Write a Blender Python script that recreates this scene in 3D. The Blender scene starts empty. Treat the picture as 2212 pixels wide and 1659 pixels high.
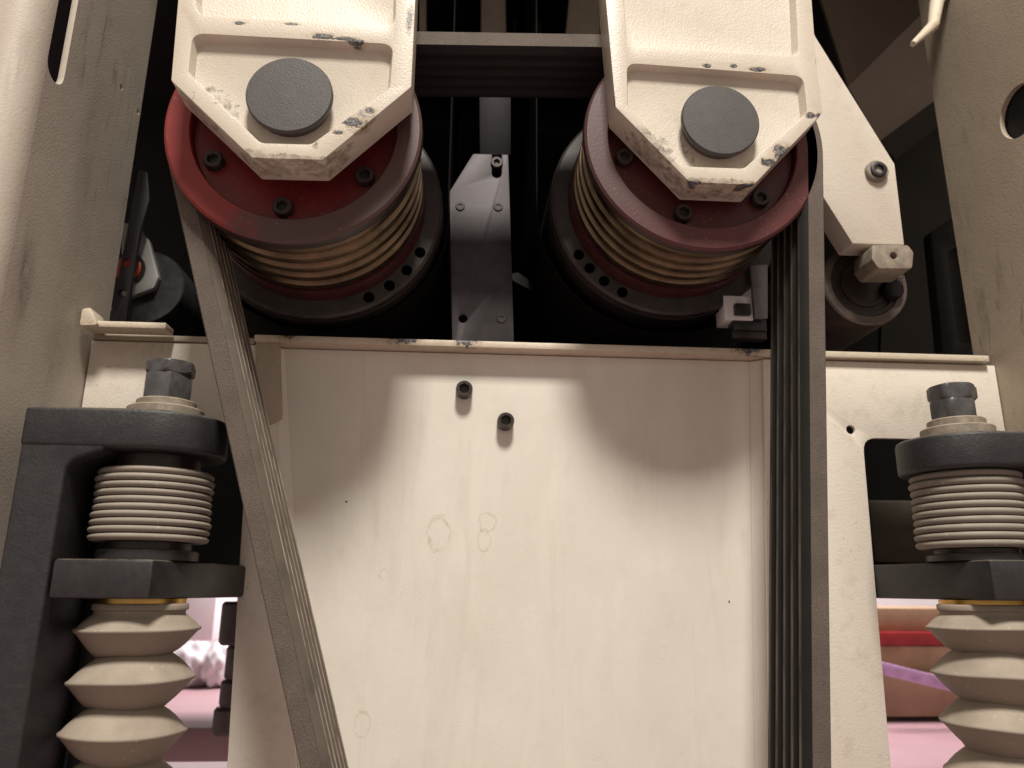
import bpy, bmesh, math, random
from mathutils import Vector, Matrix

random.seed(7)
R = math.radians
scene = bpy.context.scene

# ------------------------------------------------------------------ camera
W, H, F = 2212.0, 1659.0, 1660.0          # picture frame used for measuring, focal length in its pixels
YAW, PITCH, ROLL = R(4.0), R(15.0), R(0.4)
CROT = Matrix.Rotation(-YAW, 3, 'Z') @ Matrix.Rotation(math.pi / 2 + PITCH, 3, 'X') @ Matrix.Rotation(ROLL, 3, 'Z')
cam_data = bpy.data.cameras.new('camera')
cam = bpy.data.objects.new('camera', cam_data)
scene.collection.objects.link(cam)
cam.matrix_world = CROT.to_4x4()
cam_data.sensor_width = 36.0
cam_data.lens = F / W * 36.0
cam_data.clip_start = 0.02
cam_data.clip_end = 60.0
cam_data.dof.use_dof = True
cam_data.dof.focus_distance = 0.74
cam_data.dof.aperture_fstop = 6.3
scene.camera = cam

# ------------------------------------------------------------------ world and lamps
world = bpy.data.worlds.new('World')
scene.world = world
world.use_nodes = True
bg = world.node_tree.nodes['Background']
bg.inputs[0].default_value = (1.0, 0.89, 0.76, 1)
bg.inputs[1].default_value = 0.42

def area_lamp(name, loc, target, size, power, colour, size_y=None):
    l = bpy.data.lights.new(name, 'AREA')
    l.energy = power
    l.color = colour
    l.shape = 'RECTANGLE' if size_y else 'SQUARE'
    l.size = size
    if size_y:
        l.size_y = size_y
    o = bpy.data.objects.new(name, l)
    scene.collection.objects.link(o)
    o.location = loc
    o.rotation_euler = (Vector(target) - Vector(loc)).to_track_quat('-Z', 'Y').to_euler()
    return o

area_lamp('workshop_lamp', (0.12, -1.40, 3.34), (0.08, 0.8, 0.2), 0.66, 207.0, (1.0, 0.95, 0.86))
area_lamp('back_room_fill', (0.3, 2.3, 1.6), (0.3, 2.3, -1.0), 0.9, 90.0, (1.0, 0.88, 0.90))  # unseen lamp, added to light the room behind the machine

vs = scene.view_settings
vs.view_transform = 'Standard'
vs.look = 'None'
vs.exposure = 0.0
vs.gamma = 1.0
vs.use_curve_mapping = False

# ------------------------------------------------------------------ measuring helpers
def P(px, py, Y):
    d = CROT @ Vector(((px - W / 2) / F, -(py - H / 2) / F, -1.0))
    return d * (Y / d.y)

def PX(px, py, X):
    d = CROT @ Vector(((px - W / 2) / F, -(py - H / 2) / F, -1.0))
    return d * (X / d.x)

def xz(px, py, Y):
    p = P(px, py, Y)
    return (p.x, p.z)

def poly(pts, Y):
    return [xz(a, b, Y) for a, b in pts]

# ------------------------------------------------------------------ mesh helpers
def world_loc(o):
    v = Vector((0, 0, 0))
    while o:
        v = v + Vector(o.location)
        o = o.parent
    return v

def sharpen(bm, ang=35):
    bm.normal_update()
    lim = R(ang)
    for f in bm.faces:
        f.smooth = True
    for e in bm.edges:
        if len(e.link_faces) == 2:
            try:
                e.smooth = e.calc_face_angle() < lim
            except ValueError:
                e.smooth = True
        else:
            e.smooth = False

def to_mesh(name, bm, mats, origin=Vector((0, 0, 0)), ang=35):
    bmesh.ops.recalc_face_normals(bm, faces=bm.faces[:])
    sharpen(bm, ang)
    me = bpy.data.meshes.new(name)
    bmesh.ops.translate(bm, verts=bm.verts[:], vec=-Vector(origin))
    bm.to_mesh(me)
    bm.free()
    for m in (mats if isinstance(mats, (list, tuple)) else [mats]):
        me.materials.append(m)
    return me

def obj(name, bm, mats, parent=None, base=None, ang=35):
    """link a bmesh given in world coordinates as one object"""
    if base is not None:
        org = Vector(base)
    elif parent is not None:
        org = world_loc(parent)
    else:
        org = Vector((0, 0, 0))
    me = to_mesh(name, bm, mats, org, ang)
    o = bpy.data.objects.new(name, me)
    scene.collection.objects.link(o)
    if parent is not None:
        o.parent = parent
        o.location = org - world_loc(parent)
    else:
        o.location = org
    return o

def inst(name, me, loc, parent, rot=None):
    o = bpy.data.objects.new(name, me)
    scene.collection.objects.link(o)
    o.parent = parent
    o.location = Vector(loc) - world_loc(parent)
    if rot:
        o.rotation_euler = rot
    return o

def tag(o, label=None, cat=None, group=None, kind=None):
    if label: o['label'] = label
    if cat: o['category'] = cat
    if group: o['group'] = group
    if kind: o['kind'] = kind
    return o

def thing(name, loc, label, cat, group=None):
    o = bpy.data.objects.new(name, None)
    o.empty_display_size = 0.02
    scene.collection.objects.link(o)
    o.location = loc
    return tag(o, label, cat, group)

def bevel_bm(bm, w, segs=2, ang=28):
    if w <= 0:
        return bm
    bm.normal_update()
    es = [e for e in bm.edges if len(e.link_faces) == 2 and e.calc_face_angle(0) > R(ang)]
    bmesh.ops.bevel(bm, geom=es, offset=w, segments=segs, profile=0.5, affect='EDGES', clamp_overlap=True)
    return bm

def prism(outline, a0, a1, axis='Y', bevel=0.0, segs=2, scale_end=None, bm=None):
    """outline: 2D points; Y axis -> (x,z), X axis -> (y,z), Z axis -> (x,y)"""
    own = bmesh.new()
    def mk(p, a):
        if axis == 'Y': return (p[0], a, p[1])
        if axis == 'X': return (a, p[0], p[1])
        return (p[0], p[1], a)
    n = len(outline)
    v0 = [own.verts.new(mk(p, a0)) for p in outline]
    if scale_end:
        cx = sum(p[0] for p in outline) / n
        cy = sum(p[1] for p in outline) / n
        out1 = [(cx + (p[0] - cx) * scale_end, cy + (p[1] - cy) * scale_end) for p in outline]
    else:
        out1 = outline
    v1 = [own.verts.new(mk(p, a1)) for p in out1]
    own.faces.new(v0)
    own.faces.new(list(reversed(v1)))
    for i in range(n):
        own.faces.new((v0[i], v1[i], v1[(i + 1) % n], v0[(i + 1) % n]))
    bmesh.ops.recalc_face_normals(own, faces=own.faces[:])
    bevel_bm(own, bevel, segs)
    if bm is None:
        return own
    join(bm, own)
    return bm

def join(bm, other):
    me = bpy.data.meshes.new('tmp')
    other.to_mesh(me)
    other.free()
    bm.from_mesh(me)
    bpy.data.meshes.remove(me)

def box(x0, x1, y0, y1, z0, z1, bevel=0.0, segs=2, bm=None):
    return prism([(x0, z0), (x1, z0), (x1, z1), (x0, z1)], y0, y1, 'Y', bevel, segs, bm=bm)

def circle(cx, cy, r, n=24, a0=0.0):
    return [(cx + r * math.cos(a0 + 2 * math.pi * i / n), cy + r * math.sin(a0 + 2 * math.pi * i / n)) for i in range(n)]

def round_poly(pts, r, n=5):
    out = []
    m = len(pts)
    rs = r if isinstance(r, (list, tuple)) else [r] * m
    for i in range(m):
        p0, p1, p2 = Vector(pts[i - 1]), Vector(pts[i]), Vector(pts[(i + 1) % m])
        rr = rs[i]
        if rr <= 0:
            out.append(tuple(p1)); continue
        a = (p0 - p1).normalized(); b = (p2 - p1).normalized()
        ang = a.angle(b)
        d = min(rr / math.tan(ang / 2), (p0 - p1).length * 0.48, (p2 - p1).length * 0.48)
        s, e = p1 + a * d, p1 + b * d
        for k in range(n + 1):
            t = k / n
            q = s * (1 - t) ** 2 + p1 * 2 * t * (1 - t) + e * t ** 2
            out.append(tuple(q))
    return out

def lathe(profile, c, axis='Y', seg=48, rfun=None, bm=None):
    """profile: (radius, absolute coordinate along the axis); c: centre in the other two coordinates"""
    own = bmesh.new()
    rings = []
    for k, (r, a) in enumerate(profile):
        ring = []
        if r < 1e-7:
            p = (c[0], a, c[1]) if axis == 'Y' else (c[0], c[1], a)
            ring = [own.verts.new(p)]
        else:
            for i in range(seg):
                t = 2 * math.pi * i / seg
                rr = rfun(k, t, r) if rfun else r
                x, y = c[0] + rr * math.cos(t), c[1] + rr * math.sin(t)
                ring.append(own.verts.new((x, a, y) if axis == 'Y' else (x, y, a)))
        rings.append(ring)
    for A, B in zip(rings[:-1], rings[1:]):
        if len(A) == 1 and len(B) == 1:
            continue
        for i in range(seg):
            j = (i + 1) % seg
            if len(A) == 1:
                own.faces.new((A[0], B[i], B[j]))
            elif len(B) == 1:
                own.faces.new((A[i], B[0], A[j]))
            else:
                own.faces.new((A[i], B[i], B[j], A[j]))
    bmesh.ops.recalc_face_normals(own, faces=own.faces[:])
    if bm is None:
        return own
    join(bm, own)
    return bm

def cut(bm, cutters, bevel=0.0, segs=2, ang=30):
    """boolean difference of bmeshes, returned as a bmesh"""
    me = bpy.data.meshes.new('tmpa'); bm.to_mesh(me); bm.free()
    o = bpy.data.objects.new('tmpa', me); scene.collection.objects.link(o)
    tmp = []
    for c in cutters:
        bmesh.ops.recalc_face_normals(c, faces=c.faces[:])
        cm = bpy.data.meshes.new('tmpc'); c.to_mesh(cm); c.free()
        co = bpy.data.objects.new('tmpc', cm); scene.collection.objects.link(co)
        md = o.modifiers.new('b', 'BOOLEAN'); md.object = co; md.operation = 'DIFFERENCE'; md.solver = 'EXACT'
        tmp.append(co)
    if bevel > 0:
        md = o.modifiers.new('v', 'BEVEL'); md.width = bevel; md.segments = segs
        md.limit_method = 'ANGLE'; md.angle_limit = R(ang); md.use_clamp_overlap = True
    dg = bpy.context.evaluated_depsgraph_get()
    ev = o.evaluated_get(dg)
    res = bmesh.new(); res.from_mesh(ev.to_mesh()); ev.to_mesh_clear()
    for t in tmp + [o]:
        m = t.data
        bpy.data.objects.remove(t); bpy.data.meshes.remove(m)
    return res

HEXF = lambda t: 1.0 / math.cos(((t + math.pi / 6) % (math.pi / 3)) - math.pi / 6)

def cap_screw(r, h, sock, depth, c, y, seg=24):
    """socket head cap screw along -Y: head from y to y-h"""
    prof = [(0, y), (r, y), (r, y - h * 0.86), (r * 0.9, y - h), (sock * 1.06, y - h), (sock, y - h + 0.0004), (sock, y - h + depth), (0, y - h + depth)]
    def rf(k, t, rr):
        return rr * HEXF(t) if k in (4, 5, 6) else rr
    return lathe(prof, c, 'Y', seg, rf)

def hex_nut(r, z0, z1, c, rot=0.0):
    seg = 36
    ch = (z1 - z0) * 0.16
    prof = [(r * 0.5, z0), (r * 0.90, z0), (r, z0 + ch), (r, z1 - ch), (r * 0.90, z1), (r * 0.5, z1)]
    def rf(k, t, rr):
        hx = r * 0.866 * HEXF(t)
        return min(hx, rr) if k in (1, 4) else (hx if k in (2, 3) else rr)
    b = lathe(prof, c, 'Z', seg, rf)
    bmesh.ops.rotate(b, cent=(c[0], c[1], 0), matrix=Matrix.Rotation(rot, 3, 'Z'), verts=b.verts[:])
    return b

def tube(pts, r, seg=10, bm=None):
    own = bmesh.new()
    rings = []
    n = len(pts)
    for i, p in enumerate(pts):
        p = Vector(p)
        t = (Vector(pts[min(i + 1, n - 1)]) - Vector(pts[max(i - 1, 0)])).normalized()
        a = t.orthogonal().normalized() if i == 0 else (last - t * last.dot(t)).normalized()
        last = a
        b = t.cross(a)
        rr = r[i] if isinstance(r, (list, tuple)) else r
        rings.append([own.verts.new(p + (a * math.cos(2 * math.pi * k / seg) + b * math.sin(2 * math.pi * k / seg)) * rr) for k in range(seg)])
    for A, B in zip(rings[:-1], rings[1:]):
        for k in range(seg):
            own.faces.new((A[k], A[(k + 1) % seg], B[(k + 1) % seg], B[k]))
    own.faces.new(list(reversed(rings[0]))); own.faces.new(rings[-1])
    if bm is None:
        return own
    join(bm, own)
    return bm

# ------------------------------------------------------------------ materials
class G:
    """tiny node-graph helper"""
    def __init__(self, name):
        self.m = bpy.data.materials.new(name)
        self.m.use_nodes = True
        self.t = self.m.node_tree
        self.b = self.t.nodes['Principled BSDF']
        self.pos = self.t.nodes.new('ShaderNodeNewGeometry').outputs['Position']
    def n(self, typ, props=None, **ins):
        nd = self.t.nodes.new(typ)
        for k, v in (props or {}).items():
            setattr(nd, k, v)
        for k, v in ins.items():
            key = int(k[1:]) if k[0] == 'i' and k[1:].isdigit() else k
            self.set(nd.inputs[key], v)
        return nd
    def set(self, sock, v):
        if isinstance(v, bpy.types.NodeSocket):
            self.t.links.new(v, sock)
        else:
            sock.default_value = v
    def math(self, op, a, b=0.0, c=0.0, clamp=False):
        return self.n('ShaderNodeMath', {'operation': op, 'use_clamp': clamp}, i0=a, i1=b, i2=c).outputs[0]
    def noise(self, scale, detail=4.0, rough=0.55, vec=None, dist=0.0):
        return self.n('ShaderNodeTexNoise', None, Vector=vec or self.pos, Scale=scale, Detail=detail, Roughness=rough, Distortion=dist).outputs[0]
    def scaled(self, sx, sy, sz, rot=(0, 0, 0)):
        return self.n('ShaderNodeMapping', None, Vector=self.pos, Scale=(sx, sy, sz), Rotation=rot).outputs[0]
    def ramp(self, v, lo, hi):
        return self.n('ShaderNodeMapRange', {'clamp': True}, Value=v, i1=lo, i2=hi, i3=0.0, i4=1.0).outputs[0]
    def mix(self, f, a, b):
        nd = self.n('ShaderNodeMix', {'data_type': 'RGBA'})
        self.set(nd.inputs[0], f)
        self.set(nd.inputs[6], a if isinstance(a, bpy.types.NodeSocket) else (*a, 1))
        self.set(nd.inputs[7], b if isinstance(b, bpy.types.NodeSocket) else (*b, 1))
        return nd.outputs[2]
    def dist(self, c, rad):
        """distance to c in units of rad (per axis)"""
        sub = self.n('ShaderNodeVectorMath', {'operation': 'SUBTRACT'}, i0=self.pos, i1=tuple(c)).outputs[0]
        mul = self.n('ShaderNodeVectorMath', {'operation': 'MULTIPLY'}, i0=sub, i1=tuple(1.0 / r for r in rad)).outputs[0]
        return self.n('ShaderNodeVectorMath', {'operation': 'LENGTH'}, i0=mul).outputs['Value']
    def bump(self, h, strength, dist=0.001):
        nd = self.n('ShaderNodeBump', None, Height=h, Strength=strength, Distance=dist)
        self.t.links.new(nd.outputs[0], self.b.inputs['Normal'])
    def out(self, col, rough=0.5, metal=0.0, spec=0.5):
        self.set(self.b.inputs['Base Color'], col if isinstance(col, bpy.types.NodeSocket) else (*col, 1))
        self.set(self.b.inputs['Roughness'], rough)
        self.set(self.b.inputs['Metallic'], metal)
        self.b.inputs['Specular IOR Level'].default_value = spec
        return self.m

def spot_mask(g, spots, nscale, thr=0.55, amp=1.0):
    """irregular patches: spots = [(centre, radii)]"""
    nz = g.noise(nscale, 9, 0.74, None, 0.35)
    nz = g.math('MULTIPLY', g.math('SUBTRACT', nz, 0.5), amp * 2.6)
    tot = None
    for c, r in spots:
        f = g.math('SUBTRACT', 1.0, g.dist(c, r))
        tot = f if tot is None else g.math('MAXIMUM', tot, f)
    return g.ramp(g.math('ADD', tot, nz), thr, thr + 0.06)

def paint(name, base, tint, rough=0.38, peel=300.0, peel_s=0.25, dirt=(0.12, 0.095, 0.07), dirt_amt=0.35,
          streak=None, chips=None, chip_scale=160, grime=None, stains=None, amp=1.0, thr=0.45, speck=0.0, smear=0.0, smudge=None):
    g = G(name)
    big = g.noise(9.0, 5, 0.6)
    col = g.mix(g.ramp(big, 0.3, 0.72), base, tint)
    fine = g.noise(55.0, 6, 0.7)
    d = g.math('MULTIPLY', g.ramp(fine, 0.52, 0.85), dirt_amt)
    col = g.mix(d, col, dirt)
    rsock = g.math('ADD', rough, g.math('MULTIPLY', g.noise(30, 3), 0.16))
    height = g.noise(peel, 3, 0.5)
    if streak:
        sx, sy, sz, rot, amt = streak
        s = g.noise(1.0, 7, 0.68, g.scaled(sx, sy, sz, rot), 0.6)
        s2 = g.noise(5.0, 3, 0.5)
        msk = g.math('MULTIPLY', g.ramp(s, 0.54, 0.74), g.math('MULTIPLY', g.ramp(s2, 0.42, 0.62), amt))
        col = g.mix(msk, col, dirt)
    if speck > 0:
        v = g.n('ShaderNodeTexVoronoi', {'feature': 'F1'}, Vector=g.pos, Scale=150.0).outputs['Distance']
        sm = g.math('MULTIPLY', g.math('LESS_THAN', v, 0.13), g.math('GREATER_THAN', g.noise(14, 2), 0.60))
        col = g.mix(g.math('MULTIPLY', sm, speck), col, (0.05, 0.04, 0.035))
    if smear > 0:
        d1 = g.noise(1.0, 6, 0.65, g.scaled(16, 16, 5, (0, 0.25, 0)), 0.8)
        col = g.mix(g.math('MULTIPLY', g.ramp(d1, 0.45, 0.75), smear), col, tuple(min(1.0, x * 1.18) for x in base))
        d2 = g.noise(1.0, 6, 0.7, g.scaled(30, 30, 3.0), 1.2)
        col = g.mix(g.math('MULTIPLY', g.ramp(d2, 0.55, 0.8), smear * 0.7), col, (0.36, 0.29, 0.21))
        d3 = g.noise(1.0, 3, 0.6, g.scaled(260, 260, 900, (0, 0.6, 0)))
        height = g.math('ADD', height, g.math('MULTIPLY', d3, 0.6))
    if stains:
        for c, r, wob, strength in stains:
            dd = g.math('ADD', g.dist(c, r), g.math('MULTIPLY', g.math('SUBTRACT', g.noise(wob, 5, 0.65), 0.5), 1.1))
            ring = g.math('SUBTRACT', 1.0, g.math('ABSOLUTE', g.math('MULTIPLY', g.math('SUBTRACT', dd, 1.0), 6.0)), clamp=True)
            inside = g.math('LESS_THAN', dd, 1.0)
            col = g.mix(g.math('MULTIPLY', g.math('MULTIPLY', ring, g.ramp(g.noise(70, 4), 0.3, 0.6)), strength), col, (0.40, 0.33, 0.22))
            col = g.mix(g.math('MULTIPLY', inside, 0.22 * strength), col, (0.72, 0.67, 0.60))
    for c, r, amt in (smudge or []):
        f = g.n('ShaderNodeMapRange', {'interpolation_type': 'SMOOTHSTEP'}, Value=g.dist(c, r), i1=1.0, i2=0.1, i3=0.0, i4=1.0).outputs[0]
        nn = g.ramp(g.noise(1.0, 7, 0.7, g.scaled(90, 90, 22), 0.5), 0.3, 0.75)
        col = g.mix(g.math('MULTIPLY', g.math('MULTIPLY', f, nn), amt), col, (0.07, 0.05, 0.035))
    if grime:
        m = spot_mask(g, grime, 60, 0.2, 0.8)
        nz = g.ramp(g.noise(120, 5, 0.7), 0.35, 0.7)
        col = g.mix(g.math('MULTIPLY', m, g.math('MULTIPLY', nz, 0.85)), col, (0.10, 0.065, 0.035))
    metal = 0.0
    if chips:
        m = spot_mask(g, chips, chip_scale, thr, amp)
        rim = spot_mask(g, chips, chip_scale, thr - 0.16, amp)
        col = g.mix(g.math('MULTIPLY', rim, 0.6), col, (0.50, 0.40, 0.26))
        wide = spot_mask(g, chips, chip_scale * 0.6, thr - 0.30, amp)
        col = g.mix(g.math('MULTIPLY', wide, 0.18), col, (0.30, 0.18, 0.09))
        inner = g.mix(g.ramp(g.noise(420, 3), 0.45, 0.6), (0.04, 0.035, 0.036), (0.19, 0.175, 0.17))
        col = g.mix(m, col, inner)
        height = g.math('SUBTRACT', height, g.math('MULTIPLY', rim, 2.5))
    h2 = g.math('ADD', height, g.math('MULTIPLY', g.noise(40, 3), 0.8))
    g.bump(h2, peel_s, 0.0012)
    return g.out(col, rsock, metal)

def dark_iron(name, base=(0.022, 0.021, 0.024), dust=(0.16, 0.13, 0.10), scale=380, s=0.5, rough=0.55, top_dust=0.8):
    g = G(name)
    nrm = g.n('ShaderNodeNewGeometry').outputs['Normal']
    nz = g.n('ShaderNodeSeparateXYZ', None, Vector=nrm).outputs[2]
    n1 = g.noise(80, 6, 0.7)
    col = g.mix(g.ramp(n1, 0.42, 0.9), base, tuple(b * 2.2 for b in base))
    up = g.math('MULTIPLY', g.ramp(nz, 0.35, 0.9), top_dust)            # settled sanding dust
    col = g.mix(g.math('MULTIPLY', up, g.ramp(g.noise(130, 4), 0.2, 0.6)), col, dust)
    scuff = g.math('MULTIPLY', g.ramp(g.noise(1.0, 6, 0.7, g.scaled(60, 60, 400)), 0.6, 0.8), 0.25)
    col = g.mix(scuff, col, (0.12, 0.11, 0.11))
    g.bump(g.noise(scale, 4, 0.6), s, 0.001)
    return g.out(col, rough)

def plain(name, col, rough=0.5, metal=0.0, var=0.25, scale=40, bump=0.15, bscale=300, spec=0.5):
    g = G(name)
    c = g.mix(g.ramp(g.noise(scale, 5, 0.65), 0.3, 0.75), tuple(x * (1 - var) for x in col), tuple(min(1, x * (1 + var)) for x in col))
    g.bump(g.noise(bscale, 3), bump, 0.0006)
    return g.out(c, g.math('ADD', rough - 0.08, g.math('MULTIPLY', g.noise(scale * 2, 3), 0.16)), metal, spec)

def rubber(name, col, dust, rough=0.7):
    g = G(name)
    nrm = g.n('ShaderNodeNewGeometry').outputs['Normal']
    nz = g.n('ShaderNodeSeparateXYZ', None, Vector=nrm).outputs[2]
    d = g.math('MULTIPLY', g.ramp(nz, -0.2, 0.7), g.ramp(g.noise(45, 5, 0.5), 0.1, 0.8))   # settled dust
    c = g.mix(d, col, dust)
    sp = g.math('GREATER_THAN', g.noise(260, 2), 0.70)
    c = g.mix(g.math('MULTIPLY', sp, 0.35), c, tuple(min(1, x * 1.5) for x in dust))
    g.bump(g.noise(500, 3), 0.25, 0.0005)
    return g.out(c, rough, 0.0, 0.3)

def pulley_paint(name, red, worn, cx, cz, a_worn, soft):
    """red machine enamel, worn to a dull brown over part of the circle, with fine circular scuffs"""
    g = G(name)
    sx = g.n('ShaderNodeSeparateXYZ', None, Vector=g.pos)
    dx = g.math('SUBTRACT', sx.outputs[0], cx); dz = g.math('SUBTRACT', sx.outputs[2], cz)
    rad = g.math('SQRT', g.math('ADD', g.math('MULTIPLY', dx, dx), g.math('MULTIPLY', dz, dz)))
    along = g.math('ADD', g.math('MULTIPLY', dx, math.cos(a_worn)), g.math('MULTIPLY', dz, math.sin(a_worn)))
    nz = g.math('MULTIPLY', g.math('SUBTRACT', g.noise(38, 5, 0.65), 0.5), 0.09)
    m = g.ramp(g.math('ADD', along, nz), -0.01, -0.01 + soft)
    vec = g.n('ShaderNodeCombineXYZ', None, X=g.math('MULTIPLY', rad, 420.0), Y=0.0, Z=0.0).outputs[0]
    scuff = g.ramp(g.noise(1.0, 3, 0.6, vec), 0.45, 0.8)
    red2 = g.mix(g.ramp(g.noise(60, 5, 0.7), 0.4, 0.8), red, tuple(x * 0.7 for x in red))
    col = g.mix(m, red2, worn)
    col = g.mix(g.math('MULTIPLY', scuff, 0.28), col, tuple(x * 1.35 + 0.01 for x in worn))
    dust = g.math('GREATER_THAN', g.noise(330, 3, 0.6), 0.69)
    col = g.mix(g.math('MULTIPLY', dust, 0.5), col, (0.28, 0.22, 0.17))
    g.bump(g.noise(350, 3), 0.18, 0.0006)
    return g.out(col, 0.42)

def brushed(name, col, rough, sx, sy, sz, var=0.4, metal=1.0):
    g = G(name)
    s = g.noise(1.0, 4, 0.6, g.scaled(sx, sy, sz))
    blot = g.noise(26, 5, 0.65)
    c = g.mix(g.ramp(blot, 0.3, 0.75), tuple(x * (1 - var) for x in col), tuple(x * (1 + var * 0.5) for x in col))
    g.bump(s, 0.2, 0.0004)
    return g.out(c, g.math('ADD', rough, g.math('MULTIPLY', g.math('SUBTRACT', blot, 0.5), 0.3)), metal)

# ------------------------------------------------------------------ planes
KS = 0.935                           # depth of the jacks, columns and panel relative to the first survey
XL, XR = -0.4225 * KS, 0.661 * KS              # inner faces of the two columns
Y_LARM, Y_RARM = 0.600, 0.634
YB0, YB1 = 0.668, 0.750              # drive belt front and back edge
Y_RAIL, Y_STRIP, Y_PAN = 0.804, 0.812, 0.8265
LC = P(624, 204, Y_LARM); LC = (LC.x - 0.005, LC.z + 0.001)
RC = P(1556, 260, Y_RARM); RC = (RC.x - 0.006, RC.z)
R_L, R_R = 0.1195, 0.1205

CREAM = (0.575, 0.51, 0.43)
CREAM_T = (0.53, 0.46, 0.37)
PAN = (0.70, 0.655, 0.58)
PAN_T = (0.66, 0.61, 0.53)

stains = []
for px, py, rx, ry, st in ((948, 1153, 24, 34, 0.65), (1052, 1128, 17, 20, 0.5), (1046, 1168, 13, 22, 0.5), (830, 1242, 9, 11, 0.5),
                           (782, 1566, 16, 24, 0.45), (1210, 1185, 8, 8, 0.3), (1430, 1408, 9, 12, 0.3), (1600, 1690, 8, 10, 0.3)):
    p = P(px, py, Y_PAN)
    k = Y_PAN / F
    stains.append((p, (rx * k, 1.0, ry * k), 110, st))
m_pan = paint('pan_paint', PAN, PAN_T, 0.34, 900, 0.16, (0.30, 0.22, 0.15), 0.12, stains=stains,
              chips=[(P(748, 1084, Y_PAN), (.0017, 1, .0015)), (P(1575, 1300, Y_PAN), (.0012, 1, .0022))], chip_scale=300, thr=0.3, amp=0.5, smear=0.42)
m_strip = paint('strip_paint', (0.74, 0.67, 0.59), (0.69, 0.61, 0.52), 0.4, 420, 0.3, (0.20, 0.15, 0.10), 0.3, speck=0.4,
                smudge=[(P(1995, 880, Y_STRIP), (.05, 1, .03), 0.35), (P(330, 760, Y_STRIP), (.06, 1, .03), 0.35), (P(560, 850, Y_STRIP), (.04, 1, .05), 0.3)])
m_col_l = paint('column_paint', (0.48, 0.415, 0.35), (0.41, 0.35, 0.29), 0.46, 420, 0.22, (0.07, 0.055, 0.042), 0.16,
                streak=(70, 70, 9, (0, 0, 0), 0.75), speck=0.3,
                smudge=[(PX(52, 600, XL), (.05, .022, .09), 0.75), (PX(190, 330, XL), (.05, .03, .12), 0.4), (PX(120, 760, XL), (.05, .03, .08), 0.4)],
                chips=[(PX(60, 230, XL), (.006, .006, .006)), (P(20, 480, 0.7), (.02, .05, .10))], chip_scale=220, thr=0.62)
m_col_r = paint('worn_column_paint', (0.44, 0.365, 0.285), (0.39, 0.315, 0.24), 0.45, 420, 0.2, (0.09, 0.07, 0.045), 0.18,
                streak=(60, 60, 12, (0.25, 0, 0), 0.8))
m_rail = paint('rail_paint', (0.62, 0.53, 0.42), (0.55, 0.46, 0.35), 0.42, 350, 0.4, (0.12, 0.09, 0.06), 0.5,
               chips=[(P(870, 730, Y_RAIL), (.03, .02, .012)), (P(1010, 738, Y_RAIL), (.02, .02, .012)), (P(1620, 755, Y_RAIL), (.03, .02, .012)), (P(620, 722, Y_RAIL), (.02, .02, .012))], chip_scale=140, thr=0.5)
m_dust = paint('dusty_paint', (0.46, 0.39, 0.30), (0.34, 0.28, 0.21), 0.6, 300, 0.3, (0.12, 0.09, 0.06), 0.5)
m_black = dark_iron('black_iron', (0.015, 0.0138, 0.0145))
m_black2 = dark_iron('black_iron_smooth', (0.017, 0.0155, 0.016), s=0.25, rough=0.42)
m_nut = dark_iron('nut_steel', (0.06, 0.056, 0.057), (0.20, 0.16, 0.12), 500, 0.1, 0.3, 0.6)
m_washer = dark_iron('washer_steel', (0.20, 0.165, 0.13), (0.36, 0.29, 0.22), 500, 0.3, 0.5, 1.0)
m_ring = rubber('grey_rubber', (0.21, 0.18, 0.15), (0.36, 0.31, 0.255))
m_boot = rubber('beige_rubber', (0.24, 0.196, 0.155), (0.385, 0.32, 0.258))
m_cap = plain('cap_plastic', (0.062, 0.054, 0.052), 0.5, 0, 0.12, 90, 0.5, 900, 0.4)
m_steel = brushed('steel', (0.095, 0.086, 0.090), 0.62, 90, 90, 300)
m_steel_d = brushed('dark_steel', (0.022, 0.020, 0.021), 0.6, 90, 90, 300)
m_screw = plain('screw_oxide', (0.06, 0.05, 0.042), 0.4, 0.6, 0.3, 200, 0.2)
m_brass = plain('brass', (0.55, 0.33, 0.10), 0.35, 1.0)
m_void = plain('unlit_void', (0.006, 0.0055, 0.0055), 0.8, 0, 0.3)  # near-black base stands in for the shade of the enclosed interior
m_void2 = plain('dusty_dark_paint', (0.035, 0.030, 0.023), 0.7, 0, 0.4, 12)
m_drum = plain('drum_rubber', (0.016, 0.013, 0.011), 0.6, 0, 0.4, 50, 0.15, 300, 0.25)
m_paper = plain('abrasive_cloth', (0.005, 0.004, 0.0035), 0.8, 0, 0.3, 80, 0.4, 900, 0.1)
m_hubred = pulley_paint('hub_red', (0.15, 0.009, 0.010), (0.07, 0.014, 0.014), *LC, R(-20), 0.2)
m_redL = pulley_paint('worn_red_enamel', (0.225, 0.016, 0.015), (0.068, 0.031, 0.028), *LC, R(-24), 0.03)
m_redR = pulley_paint('dull_red_enamel', (0.090, 0.014, 0.014), (0.060, 0.019, 0.018), *RC, R(170), 0.08)
m_rear = plain('oily_red', (0.05, 0.010, 0.010), 0.45, 0, 0.4, 60)
m_hole = plain('hole_dark', (0.002, 0.002, 0.002), 0.9, 0, 0.1, 40, 0.0, 300, 0.0)
m_holering = plain('dusty_iron', (0.034, 0.027, 0.024), 0.5, 0, 0.5, 60)
m_groove = brushed('worn_bronze_groove', (0.24, 0.165, 0.105), 0.36, 300, 60, 300, 0.6)
m_flange = plain('oily_iron', (0.035, 0.025, 0.022), 0.4, 0.3, 0.4, 90)
m_casting_g = dark_iron('casting_shadow', (0.03, 0.028, 0.024))

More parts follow.
